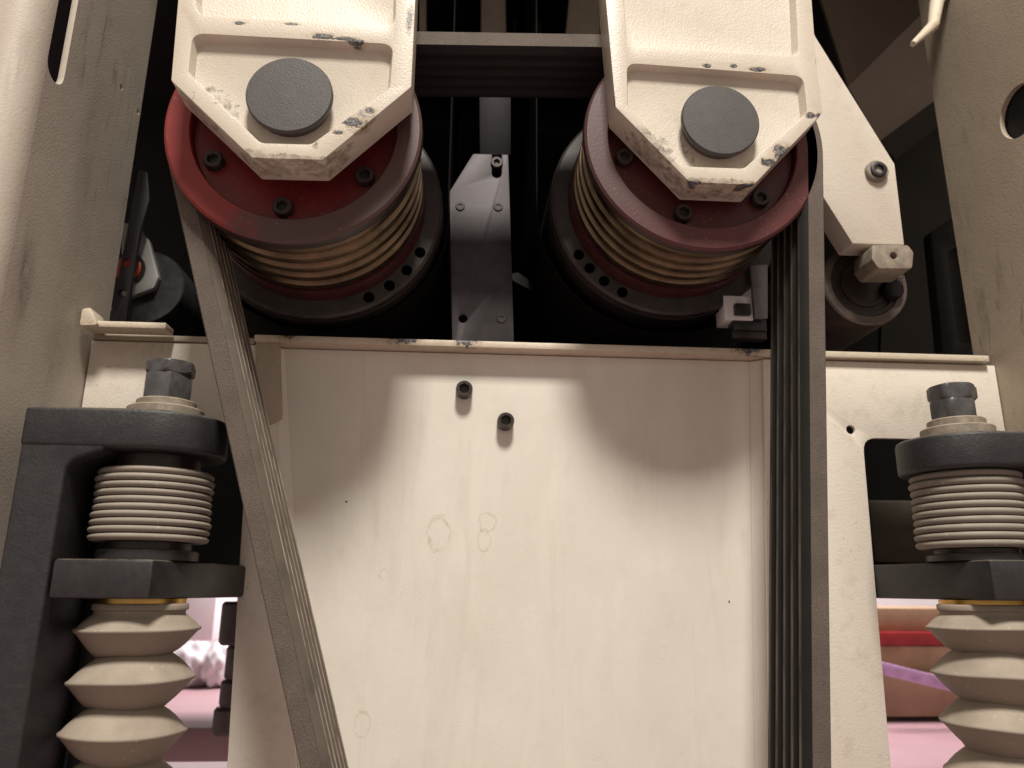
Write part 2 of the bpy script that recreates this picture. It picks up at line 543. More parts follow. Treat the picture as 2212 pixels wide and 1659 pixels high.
def belt_edge():
    g = G('belt_fabric')
    v = g.n('ShaderNodeTexVoronoi', {'feature': 'F1'}, Vector=g.pos, Scale=1000.0).outputs['Distance']
    n = g.noise(35, 5, 0.6)
    c = g.mix(g.ramp(n, 0.3, 0.75), (0.112, 0.086, 0.070), (0.155, 0.121, 0.099))
    c = g.mix(g.math('MULTIPLY', g.ramp(v, 0.35, 0.6), 0.4), c, (0.045, 0.038, 0.034))
    g.bump(v, 0.5, 0.0007)
    return g.out(c, 0.75, 0, 0.3)
m_belt = belt_edge()
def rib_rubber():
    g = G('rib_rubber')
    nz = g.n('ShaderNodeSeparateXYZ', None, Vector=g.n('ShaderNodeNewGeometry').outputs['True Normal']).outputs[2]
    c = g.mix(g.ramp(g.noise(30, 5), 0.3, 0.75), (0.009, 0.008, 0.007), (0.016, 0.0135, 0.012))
    d = g.math('MULTIPLY', g.ramp(nz, 0.07, 0.17), g.ramp(g.noise(45, 4, 0.5), -0.2, 0.5))      # flanks paler where the normal points up, as on the left run
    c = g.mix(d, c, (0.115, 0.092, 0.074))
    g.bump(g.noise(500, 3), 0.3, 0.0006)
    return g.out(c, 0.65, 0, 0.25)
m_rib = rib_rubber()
def rib_tip():
    g = G('pale_rib_tip')
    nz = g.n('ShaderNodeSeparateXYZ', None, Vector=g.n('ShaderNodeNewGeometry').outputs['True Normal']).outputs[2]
    dust = g.math('MULTIPLY', g.ramp(g.noise(1.0, 5, 0.7, g.scaled(120, 120, 12)), 0.3, 0.6), g.ramp(nz, 0.05, 0.2))   # mask: tips turn pale only where the normal points up
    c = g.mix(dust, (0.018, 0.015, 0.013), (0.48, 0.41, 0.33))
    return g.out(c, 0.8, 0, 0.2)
m_tip = rib_tip()

# ------------------------------------------------------------------ setting: machine interior and room behind
struct = lambda name, bm, m: tag(obj(name, bm, m), kind='structure')
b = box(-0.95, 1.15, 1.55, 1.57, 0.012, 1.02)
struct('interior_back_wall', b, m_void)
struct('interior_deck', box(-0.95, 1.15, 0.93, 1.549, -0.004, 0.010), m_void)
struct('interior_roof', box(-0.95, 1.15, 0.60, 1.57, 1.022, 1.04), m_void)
m_floor = plain('workshop_floor', (0.42, 0.30, 0.32), 0.5, 0, 0.12, 4, 0.05)
m_roomwall = plain('room_wall_paint', (0.75, 0.70, 0.72), 0.6, 0, 0.05, 3, 0.05)
struct('workshop_floor', box(-6, 6, -3, 6, -1.02, -1.0), m_floor)
struct('room_wall', box(-6, 6, 3.6, 3.65, -1.0, 3.0), m_roomwall)

# ------------------------------------------------------------------ side columns
def column(side):
    s = -1 if side == 'L' else 1
    X = XL if side == 'L' else XR
    yf = 0.665 * KS
    rr = 0.028
    prof = [(X, 0.905 * KS), (X, yf + rr)]
    for k in range(1, 9):
        a = math.pi / 2 * k / 8
        prof.append((X + s * rr * (1 - math.cos(a)), yf + rr * (1 - math.sin(a))))
    prof.append((X + s * 0.5, yf))
    t = 0.006
    inner = [(X + s * 0.5, yf + t)]
    for k in range(8, -1, -1):
        a = math.pi / 2 * k / 8
        inner.append((X + s * (rr - (rr - t) * math.cos(a)), yf + rr - (rr - t) * math.sin(a)))
    inner.append((X + s * t, 0.905 * KS))
    bm = prism(prof + inner, -0.75, 1.0, 'Z')
    cutters = []
    if side == 'L':
        a = PX(100, 172, X); c = PX(146, 150, X)
        y0, y1 = min(a.y, c.y) - 0.004, max(a.y, c.y) - 0.003
        zb = PX(118, 178, X).z
        w = (y1 - y0) / 2
        o = [(y1, 1.2), (y0, 1.2)] + [((y0 + y1) / 2 + w * math.cos(q), zb + w + w * math.sin(q)) for q in [math.pi + math.pi * i / 10 for i in range(11)]]
        cutters.append(prism(o, X - 0.05, X + 0.05, 'X'))
        for px, py, r in ((262, 188, .0035), (298, 241, .0035)):
            q = PX(px, py, X)
            cutters.append(prism(circle(q.y, q.z, r, 14), X - 0.05, X + 0.05, 'X'))
    else:
        for px, py, r in ((2200, 240, .030),):
            q = PX(px, py, X)
            cutters.append(prism(circle(q.y, q.z, r, 32), X - 0.05, X + 0.05, 'X'))
    bm = cut(bm, cutters)
    return bm
th = thing('machine_column', (XL, 0.8, -0.75), 'cream painted steel column with vertical slot at the left edge of the machine', 'column', 'machine columns')
obj('column_plate', column('L'), m_col_l, th)
th = thing('machine_column', (XR, 0.8, -0.75), 'cream column with large round black hole at right edge of machine', 'column', 'machine columns')
obj('column_plate', column('R'), m_col_r, th)
obj('dark_backing', box(XR + 0.008, XR + 0.012, 0.66, 0.84, 0.1, 0.9), m_void, th)  # near-black sheet behind the hole, in place of the cavity's shade

# cable stub
a, b2 = PX(2045, -30, XR), P(1972, 95, 0.75)
mid = P(2016, 55, 0.77)
cb = tube([a, a.lerp(mid, 0.5) + Vector((-0.004, 0, 0.004)), mid, b2], [0.009, 0.0085, 0.007, 0.0035], 12)
tag(obj('cable_stub', cb, m_rail, None, b2), 'short cream cable stub hanging beside the right column near the top', 'cable')

# ------------------------------------------------------------------ front panel
xpl = xz(604, 850, Y_STRIP)[0]
xpr = xz(1655, 1000, Y_STRIP)[0]
ztop = P(1000, 735, Y_RAIL).z
fp = thing('front_panel', (0.1, Y_PAN, -0.4), 'large cream sheet panel with recessed middle and two socket screws below the rail', 'panel')
lt, lb = xz(588, 760, Y_STRIP), xz(640, 1659, Y_STRIP)      # near edges of the slanted side walls
rt_, rb_ = xz(1648, 760, Y_STRIP), xz(1664, 1659, Y_STRIP)
def along(a, b, z):
    return a[0] + (b[0] - a[0]) * (z - a[1]) / (b[1] - a[1])
ZB, ZT = -0.42, ztop - 0.0085
lT, lB, rT, rB = along(lt, lb, ZT), along(lt, lb, ZB), along(rt_, rb_, ZT), along(rt_, rb_, ZB)
DW = 0.0105
pan_bm = prism([(lT - 0.002, ZT), (lB - 0.002, ZB), (rB + 0.002, ZB), (rT + 0.002, ZT)], Y_PAN, Y_PAN + 0.004, 'Y')
pan = obj('recessed_sheet', pan_bm, m_pan, fp)
def wall(xt, xb, d):
    bm = bmesh.new()
    rows = []
    for x, z in ((xt, ZT - 0.0005), (xb, ZB)):
        rows.append([bm.verts.new(v) for v in ((x, Y_STRIP + 0.0055, z), (x + d, Y_PAN - 0.0006, z), (x + d - math.copysign(0.003, d), Y_PAN - 0.0006, z), (x - math.copysign(0.003, d), Y_STRIP + 0.0055, z))])
    for k in range(4):
        bm.faces.new((rows[0][k], rows[0][(k + 1) % 4], rows[1][(k + 1) % 4], rows[1][k]))
    bm.faces.new(rows[0]); bm.faces.new(list(reversed(rows[1])))
    return bm
obj('side_wall', wall(lT, lB, DW), m_pan, fp)
obj('side_wall', wall(rT, rB, -DW), m_pan, fp)
zl = xz(300, 925, Y_STRIP)[1]
e0, e1, e2 = xz(533, 950, Y_STRIP), xz(490, 1659, Y_STRIP), xz(478, 1850, Y_STRIP)
lp = [(XL + 0.001, ZT - 0.001), (lT, ZT - 0.001), (lB, ZB), (e2[0], ZB), e1, (e0[0], zl), (XL + 0.001, zl)]
lp = round_poly(lp, [0, 0, 0, 0, 0, 0.012, 0])
obj('side_strip', prism(lp, Y_STRIP, Y_STRIP + 0.005, 'Y', 0.001), m_strip, fp)
c0, c1, c2 = xz(1864, 946, Y_STRIP), xz(1925, 1659, Y_STRIP), xz(1942, 1850, Y_STRIP)
rp = [(rT, ZT - 0.001), (XR - 0.001, ZT - 0.001), (XR - 0.001, c0[1]), c0, c1, (c2[0], ZB), (rB, ZB)]
rp = round_poly(rp, [0, 0, 0, 0.016, 0, 0, 0])
hole = xz(1838, 928, Y_STRIP)
rb = cut(prism(rp, Y_STRIP, Y_STRIP + 0.005, 'Y'), [prism(circle(*hole, 0.0050, 20), 0.78, 0.85, 'Y')], 0.0008, 2)
obj('side_strip', rb, m_strip, fp)
# rail along the top, in the pieces that show
xr0, xr1 = xz(550, 720, Y_RAIL)[0], XR - 0.012
rail = obj('rail', box(xr0, xr1, Y_RAIL, Y_PAN + 0.008, ztop - 0.0075, ztop, 0.0012), m_rail, fp)
obj('rail_end', box(XL + 0.002, xr0 - 0.0015, Y_RAIL + 0.006, Y_STRIP + 0.01, ztop - 0.0085, ztop - 0.002, 0.001), m_dust, fp)
xt0, xt1 = xz(222, 705, 0.78)[0], xz(360, 710, 0.785)[0]
tb = box(XL + 0.008, xt1, 0.782, 0.806, ztop - 0.004, ztop + 0.003, 0.0015)
obj('rail_tab', tb, m_rail, fp)
lipz = ztop + 0.001
obj('bent_lip', prism(round_poly([(XL + 0.004, lipz - 0.006), (XL + 0.022, lipz - 0.005), (XL + 0.012, lipz + 0.014), (XL + 0.004, lipz + 0.012)], 0.003), 0.776, 0.804, 'Y', 0.001), m_rail, fp)
# old patch of filler left of the recess
pp = round_poly(poly([(552, 738), (606, 742), (611, 905), (585, 918), (556, 912)], Y_STRIP), 0.004)
obj('filler_patch', prism(pp, Y_STRIP - 0.0022, Y_STRIP + 0.001, 'Y', 0.001), m_dust, fp)
for px, py in ((1003, 839), (1093, 908)):
    c = xz(px, py, Y_PAN - 0.014)
    sc = obj('socket_screw', cap_screw(0.0092, 0.014, 0.0050, 0.007, c, Y_PAN - 0.001), m_screw, fp)

# ------------------------------------------------------------------ pulleys with drums
def pulley(C, Rr, yf, yg, m_front, bolts, label, spokes):
    t = thing('belt_pulley', (C[0], yf, C[1] - Rr), label, 'pulley', 'grooved drive pulleys')
    ri = Rr * 0.80
    prof = [(ri, yf + 0.016), (ri, yf + 0.001), (ri + 0.001, yf), (Rr - 0.0025, yf), (Rr, yf + 0.002), (Rr, yf + 0.005)]
    obj('rim', lathe(prof, C, 'Y', 96), m_front, t)
    obj('rim_edge', lathe([(Rr, yf + 0.0051), (Rr + 0.0006, yf + 0.008), (Rr + 0.0006, yg - 0.003), (Rr - 0.004, yg - 0.001)], C, 'Y', 96), m_flange, t)
    obj('web', lathe([(ri - 0.0005, yf + 0.011), (Rr * 0.42, yf + 0.013), (Rr * 0.40, yf + 0.006), (Rr * 0.30, yf + 0.006)], C, 'Y', 72), m_hubred, t)
    obj('hub', lathe([(Rr * 0.36, yf + 0.004), (Rr * 0.34, yf - 0.004), (0, yf - 0.004)], C, 'Y', 48), m_flange, t)
    for a in bolts:
        c = (C[0] + Rr * 0.68 * math.cos(R(a)), C[1] + Rr * 0.68 * math.sin(R(a)))
        obj('socket_bolt', cap_screw(0.0092, 0.010, 0.0046, 0.005, c, yf + 0.013), m_flange, t)
    # grooved ring: six ridges, each a part
    y = yg
    pitch = (YB1 - YB0) / 5
    n = 5 if yg < 0.67 else 5
    pitch = (0.776 - yg) / n
    me = None
    for k in range(n):
        h = pitch
        prof = [(Rr - 0.016, y), (Rr - 0.0165, y + h * 0.10), (Rr - 0.004, y + h * 0.34), (Rr - 0.0035, y + h * 0.55), (Rr - 0.004, y + h * 0.76), (Rr - 0.0165, y + h * 0.995), (Rr - 0.02, y + h)]
        obj('groove_ridge', lathe(prof, C, 'Y', 96), m_groove, t)
        y += h
    obj('drum_flange', lathe([(Rr - 0.02, 0.7762), (Rr - 0.003, 0.777), (Rr - 0.002, 0.781), (Rr - 0.002, 0.800)], C, 'Y', 96), m_rear, t)
    hr = obj('hole_ring', lathe([(Rr - 0.004, 0.8005), (Rr + 0.014, 0.8015), (Rr + 0.017, 0.804), (Rr + 0.017, 0.812)], C, 'Y', 96), m_holering, t)
    drum = lathe([(Rr * 0.5, 0.8125), (Rr + 0.015, 0.8125), (Rr + 0.018, 0.816), (Rr + 0.018, 1.50), (0, 1.50)], C, 'Y', 96)
    dr = obj('drum', drum, m_drum, t)
    for a in spokes:
        c = (C[0] + (Rr + 0.0065) * math.cos(R(a)), C[1] + (Rr + 0.0065) * math.sin(R(a)))
        obj('hole_disc', lathe([(0.0060, 0.8012), (0.0060, 0.8003), (0, 0.8004)], c, 'Y', 20), m_hole, hr)  # black disc in place of a bored hole, its shade in the colour
    return t

pulley(LC, R_L, 0.650, 0.666, m_redL, (-94, -34, 26, 86, 146, -154), 'red front grooved pulley on the left, half covered by the left cream arm', (-38, -50, -62, -26))
pulley(RC, R_R, 0.668, 0.680, m_redR, (-106, -46, 14, 74, 134, -166), 'dull brownish red grooved pulley on the right, with a row of holes behind', (-147, -138, -128, -117))

# abrasive belts round the drums
def sanding_belt(C, r, label):
    pts = []
    top = 1.0
    for i in range(0, 41):
        a = math.pi + math.pi * i / 40
        pts.append((C[0] + r * math.cos(a), C[1] + r * math.sin(a)))
    pts = [(pts[0][0], top)] + pts + [(pts[-1][0], top)]
    inner = [(C[0] + (x - C[0]) * (r - 0.0016) / r, z if k in (0, len(pts) - 1) else C[1] + (z - C[1]) * (r - 0.0016) / r) for k, (x, z) in enumerate(pts)]
    bm = bmesh.new()
    y0, y1 = 0.828, 1.48
    rows = []
    for (x, z), (xi, zi) in zip(pts, inner):
        rows.append([bm.verts.new(v) for v in ((x, y0, z), (xi, y0, zi), (xi, y1, zi), (x, y1, z))])
    for A, B in zip(rows[:-1], rows[1:]):
        for k in range(4):
            bm.faces.new((A[k], A[(k + 1) % 4], B[(k + 1) % 4], B[k]))
    return tag(obj('sanding_belt', bm, m_paper, None, (C[0], 1.1, C[1] - r)), label, 'sanding belt', 'sanding belts round the drums')
sanding_belt(LC, R_L + 0.024, 'dark sanding belt wrapped under the drum behind the left pulley')
sanding_belt(RC, R_R + 0.032, 'dark sanding belt wrapped under the drum behind the right pulley')

# ------------------------------------------------------------------ drive belt
def belt_path():
    o_l, o_r = R_L + 0.0035, R_R + 0.0035
    CL, CR = Vector(LC), Vector(RC)
    B1 = Vector(xz(648, 1659, YB0)); B2 = Vector(xz(1797, 1659, YB0))
    def tang(B, C, r, sgn):
        d = C - B
        al = math.asin(r / d.length) * sgn
        u = d.normalized()
        u = Vector((u.x * math.cos(al) - u.y * math.sin(al), u.x * math.sin(al) + u.y * math.cos(al)))
        return B + u * math.sqrt(d.length ** 2 - r * r), u
    T1, u1 = tang(B1, CL, o_l, 1)
    T2, u2 = tang(B2, CR, o_r, -1)
    dd = CR - CL
    base = math.atan2(dd.y, dd.x)
    an = base + math.acos((o_l - o_r) / dd.length)
    pts = []
    s = B1 - u1 * 0.28
    for k in range(24):
        pts.append(s.lerp(T1, k / 24))
    a1 = math.atan2(T1.y - CL.y, T1.x - CL.x) % (2 * math.pi)
    for k in range(25):
        a = a1 + (an - a1) * k / 24
        pts.append(CL + o_l * Vector((math.cos(a), math.sin(a))))
    e1, e2 = pts[-1], CR + o_r * Vector((math.cos(an), math.sin(an)))
    for k in range(1, 12):
        pts.append(e1.lerp(e2, k / 12))
    a2 = math.atan2(T2.y - CR.y, T2.x - CR.x)
    for k in range(25):
        a = an + (a2 - an) * k / 24
        pts.append(CR + o_r * Vector((math.cos(a), math.sin(a))))
    e = B2 - u2 * 0.28
    for k in range(1, 25):
        pts.append(T2.lerp(e, k / 24))
    return pts
BP = belt_path()
def belt_normals(pts):
    out = []
    for i in range(len(pts)):
        t = (pts[min(i + 1, len(pts) - 1)] - pts[max(i - 1, 0)]).normalized()
        out.append(Vector((-t.y, t.x)))        # outward for a clockwise run
    return out
BN = belt_normals(BP)
def sweep(section, mats_idx=None):
    """section: (n outward offset, y)"""
    bm = bmesh.new()
    rows = []
    for p, n in zip(BP, BN):
        rows.append([bm.verts.new((p.x + n.x * s, y, p.y + n.y * s)) for s, y in section])
    m = len(section)
    for A, B in zip(rows[:-1], rows[1:]):
        for k in range(m):
            f = bm.faces.new((A[k], A[(k + 1) % m], B[(k + 1) % m], B[k]))
            if mats_idx and k in mats_idx:
                f.material_index = 1
    bm.faces.new(rows[0]); bm.faces.new(list(reversed(rows[-1])))
    return bm
tb = thing('drive_belt', (BP[0].x, YB0, BP[0].y), 'long ribbed black rubber drive belt running over both pulleys', 'drive belt')
BACK = 0.0160
sec = [(0, YB0 + 0.001), (-0.001, YB0), (-BACK, YB0), (-BACK, YB1), (-0.001, YB1), (0, YB1 - 0.001)]
obj('belt_backing', sweep(sec), m_belt, tb)
pt = (YB1 - YB0) / 5
for k in range(5):
    yc = YB0 + pt * (k + 0.5)
    h = pt / 2
    sec = [(-BACK - 0.0002, yc - h * 0.96), (-BACK - 0.0064, yc - h * 0.40), (-BACK - 0.0068, yc - h * 0.28), (-BACK - 0.0068, yc + h * 0.28), (-BACK - 0.0064, yc + h * 0.40), (-BACK - 0.0002, yc + h * 0.96)]
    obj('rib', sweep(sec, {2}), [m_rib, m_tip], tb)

# ------------------------------------------------------------------ cast arms
def arm(outline, low, up, capc, capr, Y, thick, m, label, bolt=None):
    base = P(*outline[2], Y)
    t = thing('pulley_arm', (base.x, Y + thick / 2, base.z), label, 'machine arm', 'cream cast arms holding the pulleys')
    body = prism(round_poly(poly(outline, Y), [0.004] * len(outline), 4), Y, Y + thick, 'Y')
    d = 0.0095
    def pocket(pts, rad):
        o = round_poly(poly(pts, Y), rad, 6)
        return prism(o, Y - 0.004, Y + d, 'Y', scale_end=0.955)
    bm = cut(body, [pocket(low, 0.011), pocket(up, 0.012)], 0.0034, 3, 32)
    obj('cast_body', bm, m, t)
    c = xz(*capc, Y - 0.004)
    k = capr
    obj('shaft_cap', lathe([(k * 0.9, Y + d + 0.001), (k * 0.9, Y + 0.0005), (k, Y), (k, Y - 0.0035), (k - 0.0012, Y - 0.005), (0, Y - 0.0052)], c, 'Y', 64), m_cap, t)
    return t

lo = [(412, -300), (385, 0), (370, 174), (545, 341), (697, 345), (888, 188), (897, 0), (908, -300)]
llow = [(413, 70), (853, 94), (845, 190), (673, 314), (562, 311), (403, 158)]
lup = [(438, -260), (419, 0), (424, 36), (857, 59), (858, 0), (868, -260)]
def sp(px, py, Y, rx, ry):
    return (P(px, py, Y), (rx * 0.0004, 0.02, ry * 0.0004))
chL = [sp(700, 79, Y_LARM, 48, 14), sp(740, 84, Y_LARM, 60, 9), sp(770, 90, Y_LARM, 30, 10), sp(885, 40, Y_LARM, 12, 55), sp(762, 264, Y_LARM, 48, 22), sp(800, 240, Y_LARM, 20, 14), sp(520, 50, Y_LARM, 22, 8), sp(630, 52, Y_LARM, 30, 6), sp(730, 286, Y_LARM, 22, 12)]
grL = [(P(560, 375, 0.617), (.04, .019, .03)), (P(720, 365, 0.617), (.05, .019, .03)), (P(430, 250, .617), (.05, .019, .03)), (P(548, 335, Y_LARM), (.02, .02, .008)), (P(625, 343, Y_LARM), (.05, .008, .006)), (P(790, 270, Y_LARM), (.02, .01, .02))]
m_armL = paint('arm_enamel', CREAM, CREAM_T, 0.30, 520, 0.24, (0.22, 0.15, 0.085), 0.22, chips=chL, chip_scale=95, grime=grL, thr=0.42, amp=0.75)
arm(lo, llow, lup, (625, 204), 0.0375, Y_LARM, 0.036, m_armL, 'chipped cream cast arm on the left with a round black shaft cap')
ro = [(1298, -300), (1309, 0), (1330, 231), (1490, 393), (1628, 399), (1777, 243), (1763, 134), (1753, 0), (1732, -300)]
rlow = [(1351, 134), (1738, 163), (1747, 245), (1608, 366), (1468, 361), (1352, 228)]
rup = [(1336, -260), (1344, 0), (1350, 100), (1728, 127), (1722, 0), (1700, -260)]
chR = [sp(1526, 142, Y_RARM, 18, 9), sp(1585, 143, Y_RARM, 16, 9), sp(1635, 150, Y_RARM, 40, 10), sp(1322, 215, Y_RARM, 12, 30), sp(1690, 330, Y_RARM, 40, 40), sp(1660, 352, Y_RARM, 30, 20), sp(1500, 394, Y_RARM, 34, 10), sp(1610, 400, Y_RARM, 40, 10), sp(1768, 135, Y_RARM, 9, 22), sp(1750, 250, Y_RARM, 20, 14), sp(1770, 250, Y_RARM, 14, 14)]
grR = [(P(1480, 410, 0.65), (.05, .018, .03)), (P(1390, 330, 0.65), (.05, .018, .03)), (P(1560, 425, .65), (.05, .018, .02)), (P(1560, 397, Y_RARM), (.06, .008, .007)), (P(1410, 320, Y_RARM), (.03, .008, .03))]
m_armR = paint('chipped_arm_enamel', CREAM, CREAM_T, 0.30, 520, 0.24, (0.22, 0.15, 0.085), 0.22, chips=chR, chip_scale=95, grime=grR, thr=0.42, amp=0.75)
arm(ro, rlow, rup, (1557, 259), 0.0380, Y_RARM, 0.034, m_armR, 'cream cast arm on the right with worn lower edge and black shaft cap')

# ------------------------------------------------------------------ steel lever plate between the pulleys
YS = 0.845
sp0 = P(1040, 727, YS)
st = thing('steel_lever', (sp0.x, YS, 0.20), 'bare grey steel plate with chamfered corner standing upright between the pulleys', 'steel plate')
plate = poly([(971, 414), (1022, 332), (1098, 334), (1106, 579), (1112, 800), (978, 800)], YS)
cs = []
hb = [xz(1000, 688, YS)]
cs.append(prism(circle(*hb[0], 0.0052, 20), YS - 0.01, YS + 0.02, 'Y'))
slot = xz(1073, 375, YS)
so = [(slot[0] - 0.006, slot[1] + 0.03), (slot[0] - 0.006, slot[1])] + [(slot[0] + 0.006 * math.cos(q), slot[1] + 0.006 * math.sin(q)) for q in [math.pi + math.pi * i / 8 for i in range(9)]] + [(slot[0] + 0.006, slot[1] + 0.03)]
cs.append(prism(so, YS - 0.01, YS + 0.02, 'Y'))
obj('plate', cut(prism(plate, YS, YS + 0.010, 'Y'), cs, 0.0008, 2), m_steel, st)
ub = poly([(1034, 120), (1104, 120), (1104, 336), (1036, 336)], YS + 0.012)
obj('support_bar', prism(ub, YS + 0.011, YS + 0.03, 'Y', 0.0015), m_steel_d, st)
c = xz(1073, 352, YS)
obj('clamp_bolt', cap_screw(0.0075, 0.005, 0.0035, 0.003, c, YS + 0.002), m_flange, st)
for px, py in ((994, 446), (1076, 447), (1083, 688)):
    c = xz(px, py, YS)
    obj('dowel_pin', lathe([(0.0056, YS + 0.002), (0.0056, YS - 0.0008), (0.005, YS - 0.0014), (0.0032, YS - 0.0014), (0.0028, YS - 0.0004), (0, YS - 0.0004)], c, 'Y', 24), m_steel, st)
# thin guard strip behind, right of the plate
gs = prism(poly([(1104, 592), (1118, 588), (1216, 652), (1212, 662), (1108, 606)], 0.95), 0.95, 0.953, 'Y')
tag(obj('guard_strip', gs, m_steel_d, None, P(1160, 640, 0.95)), 'narrow dark metal strip slanting down right of the steel plate', 'metal strip')

# ------------------------------------------------------------------ posts glimpsed at the top between the arms
for pts, Y, lab, m in (([(1038, 120), (1095, 122), (1090, -200), (1040, -200)], 1.02, 'bright cream upright strut at top centre behind the belt', m_rail),
                    ([(1215, 130), (1295, 135), (1300, -200), (1250, -200)], 1.05, 'cream slanted strut at top beside the right arm', m_col_r),
                    ([(905, 110), (922, 110), (922, -200), (905, -200)], 1.05, 'thin cream strut at top beside the left arm', m_col_r),
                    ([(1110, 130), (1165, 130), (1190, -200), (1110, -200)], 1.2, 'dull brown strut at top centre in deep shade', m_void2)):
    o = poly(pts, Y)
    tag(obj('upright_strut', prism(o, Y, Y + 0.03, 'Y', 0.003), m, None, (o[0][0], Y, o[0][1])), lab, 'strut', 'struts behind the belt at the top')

# ------------------------------------------------------------------ idler arm and roller on the right
YI = 0.786
ia = thing('idler_bracket', P(1900, 540, YI), 'cream angled steel bracket plate right of the right pulley', 'bracket')
io = [(1700, -60), (1762, 79), (1933, 354), (1954, 529), (1842, 526), (1756, 390), (1690, 300)]
m_idler = paint('bracket_paint', (0.64, 0.57, 0.49), (0.58, 0.51, 0.43), 0.4, 350, 0.3, (0.15, 0.11, 0.08), 0.25)
obj('plate', prism(poly(io, YI), YI, YI + 0.034, 'Y', 0.0015), m_idler, ia)
c = xz(1891, 373, YI)
wsh = obj('washer', lathe([(0.0135, YI + 0.001), (0.0135, YI - 0.005), (0.0125, YI - 0.006), (0.0095, YI - 0.006), (0, YI - 0.006)], c, 'Y', 36), m_washer, ia)
obj('screw', cap_screw(0.0095, 0.004, 0.0052, 0.004, c, YI - 0.0055), m_steel, wsh)
blk = round_poly(poly([(1884, 529), (1962, 529), (1974, 545), (1971, 580), (1898, 580), (1884, 560)], YI - 0.012), 0.005)
chole = xz(1931, 552, YI - 0.012)
bb = cut(prism(blk, YI - 0.012, YI + 0.03, 'Y'), [prism(circle(*chole, 0.0042, 16), YI - 0.02, YI + 0.0, 'Y')], 0.0012, 2)
obj('end_block', bb, m_washer, ia)
YR = 0.838
rc = xz(1869, 612, YR)
ir = thing('idler_roller', (rc[0], YR, rc[1] - 0.055), 'dark round roller end with three small holes below the cream bracket', 'roller')
rr = 0.0535
obj('bearing_ring', lathe([(rr, YR + 0.12), (rr, YR + 0.002), (rr - 0.002, YR), (rr * 0.80, YR), (rr * 0.79, YR + 0.004)], rc, 'Y', 64),
    plain('roller_ring', (0.115, 0.088, 0.080), 0.4, 0.4, 0.3, 60), ir)
obj('hub_ring', lathe([(rr * 0.785, YR + 0.005), (rr * 0.78, YR + 0.001), (rr * 0.70, YR + 0.001), (rr * 0.69, YR + 0.004), (rr * 0.56, YR + 0.004), (rr * 0.55, YR + 0.0015), (rr * 0.46, YR + 0.0015), (rr * 0.45, YR + 0.004), (0, YR + 0.004)], rc, 'Y', 64), m_flange, ir)
for px, py in ((1944, 596), (1944, 612), (1942, 628)):
    q = xz(px, py, YR)
    obj('pin_hole', lathe([(0.0042, YR + 0.001), (0.0040, YR - 0.0006), (0.0032, YR - 0.0004), (0.003, YR + 0.0005), (0, YR + 0.0006)], q, 'Y', 16), m_void, ir)
q = xz(1925, 628, YR)
obj('shaft_stub', lathe([(0.013, YR + 0.01), (0.013, YR - 0.006), (0.011, YR - 0.009), (0, YR - 0.009)], q, 'Y', 32), m_steel_d, ir)
obj('roller_body', lathe([(rr - 0.001, YR + 0.121), (rr - 0.001, 1.5), (0, 1.5)], rc, 'Y', 48), m_drum, ir)

# hood sheets behind, upper right
hd = thing('dust_hood', (0.6, 1.2, 0.45), 'dull beige slanted hood sheet in shade behind the right bracket', 'hood')
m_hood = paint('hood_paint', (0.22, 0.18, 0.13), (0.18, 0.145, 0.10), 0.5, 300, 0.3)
def facet(pts, th=0.006):
    bm = bmesh.new()
    V = [Vector(p) for p in pts]
    n = (V[1] - V[0]).cross(V[2] - V[0]).normalized()
    if n.y > 0:
        n = -n
    a = [bm.verts.new(p) for p in V]; c = [bm.verts.new(p - n * th) for p in V]
    bm.faces.new(a); bm.faces.new(list(reversed(c)))
    for i in range(len(V)):
        bm.faces.new((a[i], c[i], c[(i + 1) % len(V)], a[(i + 1) % len(V)]))
    return bm
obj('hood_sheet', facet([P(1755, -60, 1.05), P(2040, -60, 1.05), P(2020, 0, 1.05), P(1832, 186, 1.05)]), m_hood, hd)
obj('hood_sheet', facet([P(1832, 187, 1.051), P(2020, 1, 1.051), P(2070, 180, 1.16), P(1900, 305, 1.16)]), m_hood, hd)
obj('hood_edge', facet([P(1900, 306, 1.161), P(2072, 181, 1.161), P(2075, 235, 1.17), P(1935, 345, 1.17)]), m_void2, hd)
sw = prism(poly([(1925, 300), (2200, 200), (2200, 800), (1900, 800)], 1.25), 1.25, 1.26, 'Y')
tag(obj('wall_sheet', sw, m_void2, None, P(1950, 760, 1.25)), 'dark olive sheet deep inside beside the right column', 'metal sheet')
hs = round_poly(poly([(2010, 500), (2060, 470), (2110, 480), (2130, 790), (2040, 790)], 0.97), 0.012)
hs_in = round_poly(poly([(2046, 545), (2070, 530), (2090, 560), (2110, 740), (2070, 740)], 0.97), 0.008)
tag(obj('black_latch_plate', cut(prism(hs, 0.97, 0.99, 'Y'), [prism(hs_in, 0.96, 0.976, 'Y')], 0.002), m_black, None, P(2060, 760, 0.97)), 'black slotted plate in shade against the right column', 'plate')

